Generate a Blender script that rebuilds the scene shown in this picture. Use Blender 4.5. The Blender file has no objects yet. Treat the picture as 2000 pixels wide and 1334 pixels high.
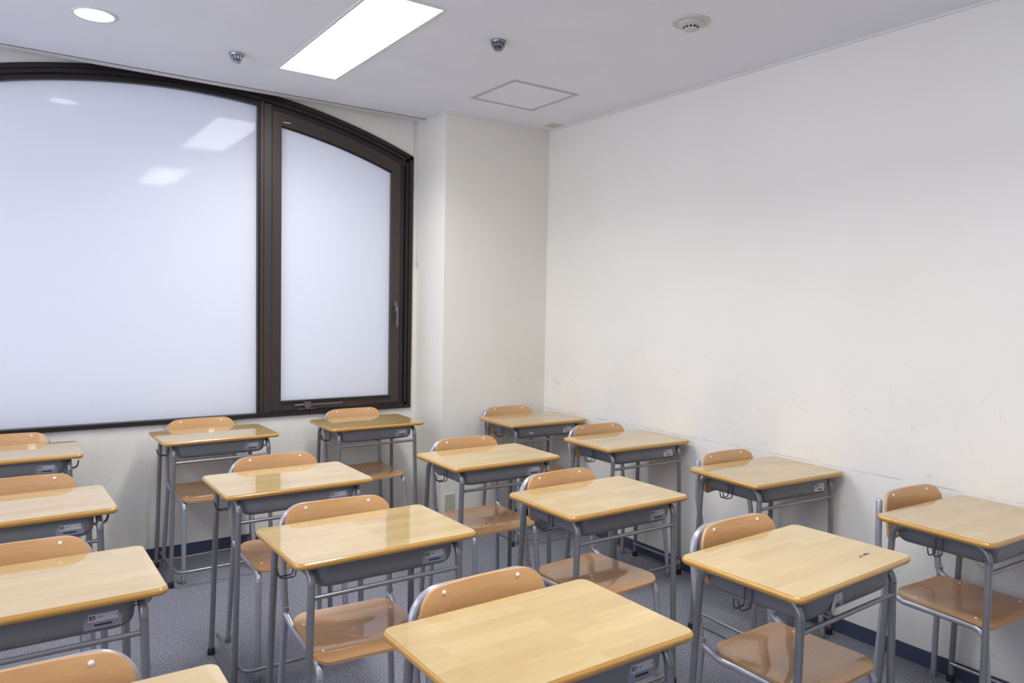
import bpy, bmesh, math, random
from mathutils import Vector, Matrix
from math import sin, cos, pi, sqrt, radians

S = bpy.context.scene
COL = S.collection

# ------------------------------------------------------------------ camera
CAM_H = 1.4891
F_PX, YAW, PITCH, ROLL = 1458.15, 0.60732, -0.04772, 0.018659
f_ = Vector((sin(YAW) * cos(PITCH), cos(YAW) * cos(PITCH), sin(PITCH)))
r0 = Vector((cos(YAW), -sin(YAW), 0))
u0 = r0.cross(f_)
r_ = cos(ROLL) * r0 + sin(ROLL) * u0
u_ = -sin(ROLL) * r0 + cos(ROLL) * u0
cd = bpy.data.cameras.new('camera')
cam = bpy.data.objects.new('camera', cd)
COL.objects.link(cam)
M = Matrix.Identity(4)
for i in range(3):
    M[i][0], M[i][1], M[i][2] = r_[i], u_[i], -f_[i]
M[0][3], M[1][3], M[2][3] = 0, 0, CAM_H
cam.matrix_world = M
cd.sensor_fit = 'HORIZONTAL'
cd.sensor_width = 36
cd.lens = F_PX * 36 / 2000
cd.clip_start = 0.05
cd.dof.use_dof = True
cd.dof.focus_distance = 3.3
cd.dof.aperture_fstop = 6.3
S.camera = cam

# ------------------------------------------------------------------ world, exposure
W = bpy.data.worlds.new('world')
S.world = W
W.use_nodes = True
bg = W.node_tree.nodes['Background']
bg.inputs[0].default_value = (0.78, 0.84, 1.0, 1)
bg.inputs[1].default_value = 1.0
# pale overcast sky above, lower half made brighter to throw light up at the ceiling
_nt = W.node_tree
_tc = _nt.nodes.new('ShaderNodeTexCoord')
_sx = _nt.nodes.new('ShaderNodeSeparateXYZ')
_nt.links.new(_tc.outputs['Generated'], _sx.inputs[0])
_rp = _nt.nodes.new('ShaderNodeValToRGB')
_mr = _nt.nodes.new('ShaderNodeMapRange')
_mr.inputs[1].default_value = -1
_mr.inputs[2].default_value = 1
_nt.links.new(_sx.outputs[2], _mr.inputs[0])
_nt.links.new(_mr.outputs[0], _rp.inputs[0])
_rp.color_ramp.elements[0].position = 0.47
_rp.color_ramp.elements[0].color = (3.0, 3.3, 4.3, 1)
_rp.color_ramp.elements[1].position = 0.53
_rp.color_ramp.elements[1].color = (2.0, 2.22, 2.95, 1)
_nt.links.new(_rp.outputs[0], bg.inputs[0])
S.view_settings.view_transform = 'Standard'
S.view_settings.look = 'None'
S.view_settings.gamma = 1
S.view_settings.exposure = 0.15
S.view_settings.use_curve_mapping = False
try:
    S.cycles.use_denoising = True
    S.cycles.max_bounces = 10
    S.cycles.diffuse_bounces = 6
    S.cycles.sample_clamp_indirect = 6
    S.cycles.caustics_reflective = False
    S.cycles.caustics_refractive = False
except Exception:
    pass
LAMP_W = 20.5         # watts of each panel's downward light
LAMP = 9.0          # radiance of the ceiling light diffusers

# ------------------------------------------------------------------ room measures
H = 2.719
XR, YW, XP, YP = 3.217, 4.604, 2.3875, 4.217
XL, YB = -2.1, -2.2
YC = 4.484            # ceiling stops here, a curtain recess runs to the wall

# ------------------------------------------------------------------ materials
def new_mat(name):
    m = bpy.data.materials.new(name)
    m.use_nodes = True
    nt = m.node_tree
    return m, nt, nt.nodes['Principled BSDF']

def simple(name, col, rough=0.5, metal=0.0, coat=0.0, bump=0.0, bscale=300, spec=0.5):
    m, nt, b = new_mat(name)
    b.inputs['Base Color'].default_value = (*col, 1)
    b.inputs['Roughness'].default_value = rough
    b.inputs['Metallic'].default_value = metal
    b.inputs['Specular IOR Level'].default_value = spec
    if coat:
        b.inputs['Coat Weight'].default_value = coat
        b.inputs['Coat Roughness'].default_value = 0.08
    # slight procedural variation so that no surface is perfectly flat
    tc = nt.nodes.new('ShaderNodeTexCoord')
    n = nt.nodes.new('ShaderNodeTexNoise')
    n.inputs['Scale'].default_value = bscale
    n.inputs['Detail'].default_value = 3
    nt.links.new(tc.outputs['Object'], n.inputs['Vector'])
    mx = nt.nodes.new('ShaderNodeMix')
    mx.data_type = 'RGBA'
    mx.blend_type = 'MULTIPLY'
    mx.inputs['Factor'].default_value = 0.10
    mx.inputs['A'].default_value = (*col, 1)
    nt.links.new(n.outputs['Fac'], mx.inputs['B'])
    nt.links.new(mx.outputs['Result'], b.inputs['Base Color'])
    if bump:
        bp = nt.nodes.new('ShaderNodeBump')
        bp.inputs['Strength'].default_value = bump
        bp.inputs['Distance'].default_value = 0.001
        nt.links.new(n.outputs['Fac'], bp.inputs['Height'])
        nt.links.new(bp.outputs['Normal'], b.inputs['Normal'])
    return m

def math_node(nt, op, a, b=None, clamp=False):
    n = nt.nodes.new('ShaderNodeMath')
    n.operation = op
    n.use_clamp = clamp
    for i, v in enumerate((a, b)):
        if v is None:
            continue
        if isinstance(v, (int, float)):
            n.inputs[i].default_value = v
        else:
            nt.links.new(v, n.inputs[i])
    return n.outputs[0]

def map_range(nt, v, a, b, c=0.0, d=1.0):
    n = nt.nodes.new('ShaderNodeMapRange')
    for i, x in enumerate((a, b, c, d)):
        n.inputs[i + 1].default_value = x
    nt.links.new(v, n.inputs[0])
    return n.outputs[0]

def mixc(nt, fac, a, b, mode='MIX'):
    n = nt.nodes.new('ShaderNodeMix')
    n.data_type = 'RGBA'
    n.blend_type = mode
    for k, v in (('Factor', fac), ('A', a), ('B', b)):
        if isinstance(v, tuple):
            n.inputs[k].default_value = (*v, 1) if len(v) == 3 else v
        elif isinstance(v, (int, float)):
            n.inputs[k].default_value = v
        else:
            nt.links.new(v, n.inputs[k])
    return n.outputs['Result']

def noise(nt, vec, scale, detail=4, rough=0.5, dist=0.0):
    n = nt.nodes.new('ShaderNodeTexNoise')
    n.inputs['Scale'].default_value = scale
    n.inputs['Detail'].default_value = detail
    n.inputs['Roughness'].default_value = rough
    n.inputs['Distortion'].default_value = dist
    nt.links.new(vec, n.inputs['Vector'])
    return n.outputs['Fac']

def mapping(nt, vec, scale=(1, 1, 1), loc=(0, 0, 0)):
    n = nt.nodes.new('ShaderNodeMapping')
    n.inputs['Scale'].default_value = scale
    n.inputs['Location'].default_value = loc
    nt.links.new(vec, n.inputs['Vector'])
    return n.outputs[0]

def wall_mat(name, base, rub=False):
    m, nt, b = new_mat(name)
    g = nt.nodes.new('ShaderNodeNewGeometry')
    pos = g.outputs['Position']
    sx = nt.nodes.new('ShaderNodeSeparateXYZ')
    nt.links.new(pos, sx.inputs[0])
    z = sx.outputs[2]
    col = mixc(nt, map_range(nt, noise(nt, pos, 1.6, 3), 0.35, 0.7, 0, 1), base, tuple(c * k for c, k in zip(base, (0.97, 0.965, 0.95))))
    # greasy smudges and pencil scuffs where chairs and hands reach
    reach = math_node(nt, 'MULTIPLY', map_range(nt, z, 1.35, 0.95), 1.0)
    smudge = map_range(nt, noise(nt, pos, 3.2, 5, 0.6), 0.42, 0.80)
    col = mixc(nt, math_node(nt, 'MULTIPLY', math_node(nt, 'MULTIPLY', smudge, reach), 0.22), col, tuple(c * 0.72 for c in base))
    for sc, th, amt, lo in ((2.6, 0.0015, 0.32, 0.50), (6.5, 0.0026, 0.30, 0.53)):
        n1 = noise(nt, pos, sc, 3, 0.45, 1.1)
        line = math_node(nt, 'LESS_THAN', math_node(nt, 'ABSOLUTE', math_node(nt, 'SUBTRACT', n1, 0.5)), th)
        keep = map_range(nt, noise(nt, mapping(nt, pos, loc=(3, 9, 5)), 5.0, 4, 0.6), lo, lo + 0.06)
        k = math_node(nt, 'MULTIPLY', math_node(nt, 'MULTIPLY', line, keep), reach)
        col = mixc(nt, math_node(nt, 'MULTIPLY', k, amt), col, (0.22, 0.21, 0.2))
    if rub:
        d = math_node(nt, 'ABSOLUTE', math_node(nt, 'SUBTRACT', math_node(nt, 'ADD', z, math_node(nt, 'MULTIPLY', noise(nt, pos, 1.3, 2), 0.03)), 0.785))
        line = math_node(nt, 'LESS_THAN', d, 0.0022)
        keep = map_range(nt, noise(nt, pos, 9.0, 3), 0.42, 0.6)
        col = mixc(nt, math_node(nt, 'MULTIPLY', math_node(nt, 'MULTIPLY', line, keep), 0.45), col, (0.2, 0.19, 0.2))
    nt.links.new(col, b.inputs['Base Color'])
    b.inputs['Roughness'].default_value = 0.75
    b.inputs['Specular IOR Level'].default_value = 0.25
    bp = nt.nodes.new('ShaderNodeBump')
    bp.inputs['Strength'].default_value = 0.12
    bp.inputs['Distance'].default_value = 0.002
    nt.links.new(noise(nt, pos, 160, 3), bp.inputs['Height'])
    nt.links.new(bp.outputs['Normal'], b.inputs['Normal'])
    return m

def wood_top():
    m, nt, b = new_mat('varnished_rubberwood')
    tc = nt.nodes.new('ShaderNodeTexCoord')
    oi = nt.nodes.new('ShaderNodeObjectInfo')
    o = tc.outputs['Object']
    cmb = nt.nodes.new('ShaderNodeCombineXYZ')
    nt.links.new(math_node(nt, 'MULTIPLY', oi.outputs['Random'], 7.3), cmb.inputs[0])
    nt.links.new(math_node(nt, 'MULTIPLY', oi.outputs['Random'], 13.7), cmb.inputs[1])
    va = nt.nodes.new('ShaderNodeVectorMath')
    va.operation = 'ADD'
    nt.links.new(o, va.inputs[0])
    nt.links.new(cmb.outputs[0], va.inputs[1])
    v = va.outputs[0]
    br = nt.nodes.new('ShaderNodeTexBrick')
    br.inputs['Scale'].default_value = 1.0
    br.inputs['Brick Width'].default_value = 0.27
    br.inputs['Row Height'].default_value = 0.052
    br.inputs['Mortar Size'].default_value = 0.0
    br.inputs['Color1'].default_value = (0.0, 0.0, 0.0, 1)
    br.inputs['Color2'].default_value = (1, 1, 1, 1)
    br.offset = 0.37
    br.squash = 1.0
    nt.links.new(v, br.inputs['Vector'])
    col = mixc(nt, br.outputs['Color'], (0.45, 0.305, 0.112), (0.53, 0.38, 0.165))
    grain = noise(nt, mapping(nt, v, (5, 55, 5)), 1.0, 5, 0.6, 0.8)
    col = mixc(nt, map_range(nt, grain, 0.35, 0.75, 0, 0.5), col, (0.42, 0.26, 0.085))
    blot = noise(nt, mapping(nt, v, (4, 10, 4)), 1.0, 3)
    col = mixc(nt, map_range(nt, blot, 0.4, 0.75, 0, 0.32), col, (0.59, 0.45, 0.225))
    nt.links.new(col, b.inputs['Base Color'])
    b.inputs['Roughness'].default_value = 0.45
    b.inputs['Specular IOR Level'].default_value = 0.3
    b.inputs['Coat Weight'].default_value = 1.0
    b.inputs['Coat Roughness'].default_value = 0.03
    b.inputs['Coat IOR'].default_value = 1.9
    bp = nt.nodes.new('ShaderNodeBump')
    bp.inputs['Strength'].default_value = 0.05
    bp.inputs['Distance'].default_value = 0.001
    nt.links.new(grain, bp.inputs['Height'])
    nt.links.new(bp.outputs['Normal'], b.inputs['Normal'])
    return m

def plywood(name, c1, c2, axis='x'):
    m, nt, b = new_mat(name)
    tc = nt.nodes.new('ShaderNodeTexCoord')
    v = tc.outputs['Object']
    g = noise(nt, mapping(nt, v, (6, 90, 90) if axis == 'x' else (90, 6, 90)), 1.0, 5, 0.6, 0.5)
    col = mixc(nt, map_range(nt, g, 0.3, 0.75), c1, c2)
    b2 = noise(nt, v, 7, 3)
    col = mixc(nt, map_range(nt, b2, 0.4, 0.8, 0, 0.35), col, tuple(c * 0.8 for c in c1))
    nt.links.new(col, b.inputs['Base Color'])
    b.inputs['Roughness'].default_value = 0.4
    b.inputs['Coat Weight'].default_value = 1.0
    b.inputs['Coat Roughness'].default_value = 0.05
    return m

def carpet():
    m, nt, b = new_mat('grey_loop_carpet')
    g = nt.nodes.new('ShaderNodeNewGeometry')
    pos = g.outputs['Position']
    n1 = noise(nt, pos, 150, 4, 0.75)
    n2 = noise(nt, pos, 3.0, 3)
    n3 = noise(nt, pos, 45, 3, 0.7)
    col = mixc(nt, map_range(nt, n1, 0.36, 0.66), (0.06, 0.06, 0.07), (0.42, 0.42, 0.48))
    col = mixc(nt, map_range(nt, n3, 0.35, 0.7, 0, 0.5), col, (0.17, 0.17, 0.215))
    col = mixc(nt, map_range(nt, n2, 0.4, 0.7, 0, 0.25), col, (0.24, 0.235, 0.28))
    nt.links.new(col, b.inputs['Base Color'])
    b.inputs['Roughness'].default_value = 0.95
    b.inputs['Specular IOR Level'].default_value = 0.1
    bp = nt.nodes.new('ShaderNodeBump')
    bp.inputs['Strength'].default_value = 0.7
    bp.inputs['Distance'].default_value = 0.004
    nt.links.new(n1, bp.inputs['Height'])
    nt.links.new(bp.outputs['Normal'], b.inputs['Normal'])
    return m

def frosted():
    m = bpy.data.materials.new('frosted_window_film')
    m.use_nodes = True
    nt = m.node_tree
    nt.nodes.clear()
    out = nt.nodes.new('ShaderNodeOutputMaterial')
    tr = nt.nodes.new('ShaderNodeBsdfTranslucent')
    tr.inputs[0].default_value = (0.97, 0.97, 0.99, 1)
    df = nt.nodes.new('ShaderNodeBsdfDiffuse')
    df.inputs[0].default_value = (0.86, 0.87, 0.90, 1)
    mx = nt.nodes.new('ShaderNodeMixShader')
    mx.inputs[0].default_value = 0.54
    nt.links.new(tr.outputs[0], mx.inputs[1])
    nt.links.new(df.outputs[0], mx.inputs[2])
    gl = nt.nodes.new('ShaderNodeBsdfGlossy')
    gl.inputs['Roughness'].default_value = 0.055
    fr = nt.nodes.new('ShaderNodeFresnel')
    fr.inputs[0].default_value = 1.4
    m2 = nt.nodes.new('ShaderNodeMixShader')
    nt.links.new(math_node(nt, 'MULTIPLY', fr.outputs[0], 1.0), m2.inputs[0])
    nt.links.new(mx.outputs[0], m2.inputs[1])
    nt.links.new(gl.outputs[0], m2.inputs[2])
    nt.links.new(m2.outputs[0], out.inputs[0])
    return m

def emit(name, col, s):
    m = bpy.data.materials.new(name)
    m.use_nodes = True
    nt = m.node_tree
    nt.nodes.clear()
    out = nt.nodes.new('ShaderNodeOutputMaterial')
    e = nt.nodes.new('ShaderNodeEmission')
    e.inputs[0].default_value = (*col, 1)
    e.inputs[1].default_value = s
    nt.links.new(e.outputs[0], out.inputs[0])
    return m

CREAM = (0.80, 0.775, 0.70)
M_WALL = wall_mat('cream_wall_paint', CREAM)
M_WALLR = wall_mat('cream_wall_paint_with_rub_line', (0.83, 0.805, 0.74), True)
M_CEIL = simple('white_ceiling_paint', (0.86, 0.88, 0.94), 0.85, bscale=3)
M_TRIM = simple('white_ceiling_trim', (0.78, 0.76, 0.73), 0.5)
M_BASE = simple('navy_vinyl_baseboard', (0.055, 0.068, 0.115), 0.45)
M_FLOOR = carpet()
M_TOP = wood_top()
M_EDGE = simple('amber_varnished_edge', (0.56, 0.29, 0.055), 0.3, coat=0.8, bscale=25)
M_SEAT = plywood('beech_plywood_seat', (0.51, 0.265, 0.115), (0.59, 0.325, 0.145))
M_BACK = plywood('beech_plywood_back', (0.61, 0.335, 0.135), (0.69, 0.40, 0.175))
M_PLYEDGE = simple('plywood_edge', (0.50, 0.29, 0.14), 0.5, bscale=60)
M_DESKTUBE = simple('grey_painted_steel', (0.27, 0.27, 0.28), 0.28, 0.5, bscale=60)
M_CHAIRTUBE = simple('light_grey_painted_steel', (0.42, 0.42, 0.46), 0.26, 0.4, bscale=60)
M_TRAY = simple('grey_moulded_plastic', (0.185, 0.185, 0.192), 0.42, bscale=200, bump=0.15)
M_HOOK = simple('dark_steel_wire', (0.12, 0.12, 0.13), 0.35, 0.6)
M_CAPB = simple('black_rubber', (0.012, 0.012, 0.013), 0.6)
M_CAPG = simple('grey_rubber', (0.20, 0.20, 0.21), 0.6)
M_RIVET = simple('polished_rivet', (0.9, 0.89, 0.9), 0.2, 0.1)
M_LABELG = simple('silver_label_film', (0.24, 0.24, 0.29), 0.3)
M_LABELW = simple('white_label_paper', (0.50, 0.50, 0.52), 0.4)
M_INK = simple('black_label_ink', (0.02, 0.02, 0.03), 0.5)
M_INKG = simple('grey_label_ink', (0.22, 0.22, 0.24), 0.5)
M_BRONZE = simple('bronze_anodised_aluminium', (0.076, 0.060, 0.052), 0.36, 0.55, bscale=40)
M_BRONZED = simple('dark_bronze_aluminium', (0.032, 0.025, 0.025), 0.4, 0.4, bscale=40)
M_GASKET = simple('black_gasket', (0.006, 0.005, 0.007), 0.7)
M_GLASS = frosted()
M_HANDLE = simple('pewter_hardware', (0.17, 0.155, 0.165), 0.4, 0.6)
M_LAMP = emit('lamp_diffuser', (0.97, 0.985, 1.0), LAMP)
M_DOWN = emit('downlight_glow', (1.0, 0.99, 0.98), 9.0)
M_CHROME = simple('chromed_sprinkler', (0.30, 0.30, 0.34), 0.3, 0.8)
M_GREYRIM = simple('grey_access_frame', (0.50, 0.50, 0.49), 0.5)
M_PLASTIC = simple('ivory_plastic', (0.60, 0.60, 0.56), 0.45)
M_DARK = simple('dark_slot', (0.01, 0.01, 0.012), 0.8)
M_TAN = simple('tan_tape', (0.62, 0.59, 0.50), 0.6)
M_OUTLET = simple('greenish_cream_plate', (0.50, 0.50, 0.38), 0.45)
M_CORD = simple('cream_cord', (0.66, 0.63, 0.55), 0.6)

# ------------------------------------------------------------------ geometry helpers
def obj(name, bm, mats, parent=None, smooth=True, autosm=True):
    bmesh.ops.recalc_face_normals(bm, faces=bm.faces)
    me = bpy.data.meshes.new(name)
    if smooth:
        for f in bm.faces:
            f.smooth = True
        if autosm:
            for e in bm.edges:
                if len(e.link_faces) == 2 and e.calc_face_angle(0) > radians(38):
                    e.smooth = False
    bm.to_mesh(me)
    bm.free()
    for m in (mats if isinstance(mats, (list, tuple)) else [mats]):
        me.materials.append(m)
    o = bpy.data.objects.new(name, me)
    COL.objects.link(o)
    if parent:
        o.parent = parent
    return o

def box(bm, x0, x1, y0, y1, z0, z1, mi=0):
    vs = [bm.verts.new((x, y, z)) for x in (x0, x1) for y in (y0, y1) for z in (z0, z1)]
    for q in ((0, 1, 3, 2), (4, 6, 7, 5), (0, 4, 5, 1), (2, 3, 7, 6), (0, 2, 6, 4), (1, 5, 7, 3)):
        f = bm.faces.new([vs[i] for i in q])
        f.material_index = mi

def bm_box(*a):
    bm = bmesh.new()
    box(bm, *a)
    return bm

def fillet(pts, rad, n=7):
    pts = [Vector(p) for p in pts]
    out = [pts[0]]
    for i in range(1, len(pts) - 1):
        r = rad[i - 1] if isinstance(rad, (list, tuple)) else rad
        p, a, b = pts[i], pts[i - 1], pts[i + 1]
        d1, d2 = (a - p).normalized(), (b - p).normalized()
        ang = d1.angle(d2)
        if r <= 0 or ang > pi - 0.02:
            out.append(p)
            continue
        t = r / math.tan(ang / 2)
        t = min(t, (a - p).length * 0.98, (b - p).length * 0.98)
        r = t * math.tan(ang / 2)
        c = p + (d1 + d2).normalized() * (r / sin(ang / 2))
        s, e = p + d1 * t - c, p + d2 * t - c
        tot = s.angle(e)
        ax = s.cross(e).normalized()
        for k in range(n + 1):
            out.append(c + Matrix.Rotation(tot * k / n, 3, ax) @ s)
    out.append(pts[-1])
    return out

def tube(bm, pts, r, seg=12, cap=True, mi=0, flat=1.0):
    pts = [Vector(p) for p in pts]
    n = len(pts)
    T = []
    for i in range(n):
        a = pts[max(i - 1, 0)]
        b = pts[min(i + 1, n - 1)]
        T.append((b - a).normalized())
    ref = Vector((0, 0, 1)) if abs(T[0].z) < 0.9 else Vector((0, 1, 0))
    N = (ref - T[0] * ref.dot(T[0])).normalized()
    rings = []
    for i in range(n):
        if i:
            q = T[i - 1].rotation_difference(T[i])
            N = (q @ N)
            N = (N - T[i] * N.dot(T[i])).normalized()
        B = T[i].cross(N)
        rr = r[i] if isinstance(r, (list, tuple)) else r
        rings.append([bm.verts.new(pts[i] + (N * cos(2 * pi * k / seg) + B * sin(2 * pi * k / seg) * flat) * rr) for k in range(seg)])
    for i in range(n - 1):
        for k in range(seg):
            f = bm.faces.new((rings[i][k], rings[i][(k + 1) % seg], rings[i + 1][(k + 1) % seg], rings[i + 1][k]))
            f.material_index = mi
    if cap:
        for rg in (rings[0][::-1], rings[-1]):
            f = bm.faces.new(rg)
            f.material_index = mi

def bm_tube(pts, r, **k):
    bm = bmesh.new()
    tube(bm, pts, r, **k)
    return bm

def lathe(bm, prof, c=(0, 0, 0), seg=32, mi=0):
    rings = []
    for r, z in prof:
        if r < 1e-6:
            rings.append([bm.verts.new((c[0], c[1], c[2] + z))])
        else:
            rings.append([bm.verts.new((c[0] + r * cos(2 * pi * k / seg), c[1] + r * sin(2 * pi * k / seg), c[2] + z)) for k in range(seg)])
    for a, b in zip(rings, rings[1:]):
        for k in range(seg):
            k2 = (k + 1) % seg
            if len(a) == 1 and len(b) == 1:
                continue
            if len(a) == 1:
                f = bm.faces.new((a[0], b[k], b[k2]))
            elif len(b) == 1:
                f = bm.faces.new((a[k], a[k2], b[0]))
            else:
                f = bm.faces.new((a[k], a[k2], b[k2], b[k]))
            f.material_index = mi

def rrect(hx, hy, r, n=8, sx=1, sy=1):
    """outline of a rounded rectangle with straight sides cut into sx / sy pieces"""
    out = []
    cs = ((hx - r, hy - r, 0), (-hx + r, hy - r, 90), (-hx + r, -hy + r, 180), (hx - r, -hy + r, 270))
    for j, (cx, cy, a0) in enumerate(cs):
        for k in range(n + 1):
            a = radians(a0 + 90 * k / n)
            out.append((cx + r * cos(a), cy + r * sin(a)))
        nx = cs[(j + 1) % 4]
        p = out[-1]
        a = radians(nx[2])
        q = (nx[0] + r * cos(a), nx[1] + r * sin(a))
        m = sx if j in (0, 2) else sy
        for k in range(1, m):
            out.append((p[0] + (q[0] - p[0]) * k / m, p[1] + (q[1] - p[1]) * k / m))
    return out

def loft(bm, loops, cap0=True, cap1=True, mi=None, ci=(0, 0)):
    rings = [[bm.verts.new(p) for p in L] for L in loops]
    n = len(rings[0])
    for i in range(len(rings) - 1):
        for k in range(n):
            f = bm.faces.new((rings[i][k], rings[i][(k + 1) % n], rings[i + 1][(k + 1) % n], rings[i + 1][k]))
            f.material_index = mi[i] if mi else 0
    if cap0:
        f = bm.faces.new(rings[0][::-1])
        f.material_index = ci[0]
    if cap1:
        f = bm.faces.new(rings[-1])
        f.material_index = ci[1]
    return rings

def empty(name, loc, rz=0, label=None, cat=None, group=None, kind=None):
    o = bpy.data.objects.new(name, None)
    o.empty_display_size = 0.1
    COL.objects.link(o)
    o.location = loc
    o.rotation_euler = (0, 0, rz)
    tag(o, label, cat, group, kind)
    return o

def tag(o, label=None, cat=None, group=None, kind=None):
    for k, v in (('label', label), ('category', cat), ('group', group), ('kind', kind)):
        if v:
            o[k] = v
    return o

def struct(name, bm, m, label=None, smooth=False):
    o = obj(name, bm, m, smooth=smooth)
    return tag(o, label, None, None, 'structure')

def dup(root):
    r = root.copy()
    COL.objects.link(r)
    for ch in list(root.children):
        c = ch.copy()
        COL.objects.link(c)
        c.parent = r
        for g in list(ch.children):
            d = g.copy()
            COL.objects.link(d)
            d.parent = c
    return r

# ------------------------------------------------------------------ room shell
struct('floor', bm_box(XL, XR + 0.1, YB, YW + 0.1, -0.1, 0), M_FLOOR, 'blue-grey speckled loop carpet floor of the classroom')
bm = bmesh.new()
box(bm, XL, XR + 0.1, YB, YC, H, H + 0.10)
box(bm, XP, XR + 0.1, YC, YW + 0.1, H, H + 0.10)
box(bm, XL, XP, YC - 0.01, YC, H + 0.0, H + 0.16)
box(bm, XL, XP, YC - 0.01, YW + 0.05, H + 0.15, H + 0.17)
struct('ceiling', bm, M_CEIL, 'flat white ceiling with a curtain recess along the window')
struct('wall_right', bm_box(XR, XR + 0.1, YB, YW + 0.1, 0, H + 0.17), M_WALLR, 'long scuffed off-white wall on the right')
# unseen left wall; its long window is assumed, added to bring in cool daylight
LY0, LY1, LZ0, LZ1 = -1.6, 3.9, 0.85, 2.45
bm = bmesh.new()
box(bm, XL - 0.15, XL, YB, LY0, 0, H + 0.17)
box(bm, XL - 0.15, XL, LY1, YW + 0.1, 0, H + 0.17)
box(bm, XL - 0.15, XL, LY0, LY1, 0, LZ0)
box(bm, XL - 0.15, XL, LY0, LY1, LZ1, H + 0.17)
struct('wall_left', bm, M_WALL)
w2 = empty('added_window_2', (0, 0, 0), kind='structure')
bm = bmesh.new()
for k in range(5):
    yy = LY0 + (LY1 - LY0) * k / 4
    box(bm, XL - 0.10, XL - 0.03, yy - 0.03, yy + 0.03, LZ0, LZ1)
box(bm, XL - 0.10, XL - 0.03, LY0, LY1, LZ0, LZ0 + 0.04)
box(bm, XL - 0.10, XL - 0.03, LY0, LY1, LZ1 - 0.04, LZ1)
obj('window_frame', bm, M_BRONZED, w2, smooth=False)
struct('wall_front', bm_box(XL - 0.1, XR + 0.1, YB - 0.1, YB, 0, H + 0.17), M_WALL)
struct('wall_pillar', bm_box(XP, XR, YP, YW + 0.05, 0, H), M_WALL, 'cream boxed pillar in the corner beside the window')

# wall with the arched window opening
XC, ZC = 0.93, 2.762 - 3.76
RO = 3.76
X0, X1 = -0.488, 2.348
ZS = 0.779
ZT = H + 0.17
def arc_z(x, R):
    return ZC + sqrt(R * R - (x - XC) ** 2)
TW = 0.30
bm = bmesh.new()
box(bm, XL, X0, YW, YW + TW, 0, ZT)
box(bm, X1, XP + 0.02, YW, YW + TW, 0, ZT)
box(bm, X0, X1, YW, YW + TW, 0, ZS)
NA = 48
for k in range(NA):
    a, b = X0 + (X1 - X0) * k / NA, X0 + (X1 - X0) * (k + 1) / NA
    za, zb = arc_z(a, RO), arc_z(b, RO)
    v = [bm.verts.new(p) for p in ((a, YW, za), (b, YW, zb), (b, YW, ZT), (a, YW, ZT), (a, YW + TW, za), (b, YW + TW, zb), (b, YW + TW, ZT), (a, YW + TW, ZT))]
    bm.faces.new((v[0], v[1], v[2], v[3]))
    bm.faces.new((v[7], v[6], v[5], v[4]))
    bm.faces.new((v[0], v[4], v[5], v[1]))
    bm.faces.new((v[3], v[2], v[6], v[7]))
bmesh.ops.remove_doubles(bm, verts=bm.verts, dist=1e-5)
struct('wall_window', bm, M_WALL, 'cream wall around the arched window')

# unseen slab over the arch and block at right, added to shade panes
bm = bmesh.new()
box(bm, XL, XR + 0.1, YW + TW, YW + TW + 0.55, 2.80, 2.95)
box(bm, 2.42, 2.75, YW + TW, YW + TW + 0.6, 0, 2.80)
struct('pane_shade_blocks', bm, simple('shade_block_grey', (0.16, 0.16, 0.17), 0.9), 'unseen grey blocks added outside the window to shade its panes')

# ceiling trims and baseboards
TH = 0.012
struct('trim_1', bm_box(XR - 0.008, XR, YB, YP, H - TH, H), M_TRIM)
struct('trim_2', bm_box(XP, XR - 0.008, YP - 0.008, YP, H - TH, H), M_TRIM)
struct('trim_3', bm_box(XP - 0.008, XP, YP - 0.008, YC, H - TH, H), M_TRIM)
struct('trim_4', bm_box(XL, XP - 0.0, YC, YC + 0.048, H - 0.005, H + 0.012), M_TRIM)
BH = 0.068
struct('baseboard_right', bm_box(XR - 0.006, XR, YB, YP, 0, BH), M_BASE, 'dark navy vinyl baseboard along the right wall')
struct('baseboard_pillar', bm_box(XP - 0.006, XR - 0.006, YP - 0.006, YP, 0, BH), M_BASE)
struct('baseboard_pillar_side', bm_box(XP - 0.006, XP, YP, YW - 0.006, 0, BH), M_BASE)
struct('baseboard_window', bm_box(XL, XP, YW - 0.006, YW, 0, BH), M_BASE, 'dark navy vinyl baseboard under the window')
struct('baseboard_left', bm_box(XL, XL + 0.006, YB, YW - 0.006, 0, BH), M_BASE)

# ------------------------------------------------------------------ the arched window
win = empty('window_1', (0, 0, 0), kind='structure', label='wide arched window with frosted panes in a dark bronze frame')

def arc_band(bm, Rin, Rout, xa, xb, y0, y1, n=40, mi=0):
    """curved bar between two radii of the arch, from x=xa to x=xb"""
    def P(R, x, y):
        return (x, y, arc_z(x, R))
    rows = []
    for k in range(n + 1):
        x = xa + (xb - xa) * k / n
        rows.append([bm.verts.new(P(R, x, y)) for R, y in ((Rin, y0), (Rout, y0), (Rout, y1), (Rin, y1))])
    for a, b in zip(rows, rows[1:]):
        for j in range(4):
            f = bm.faces.new((a[j], a[(j + 1) % 4], b[(j + 1) % 4], b[j]))
            f.material_index = mi
    for r in (rows[0], rows[-1]):
        f = bm.faces.new(r)
        f.material_index = mi

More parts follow.
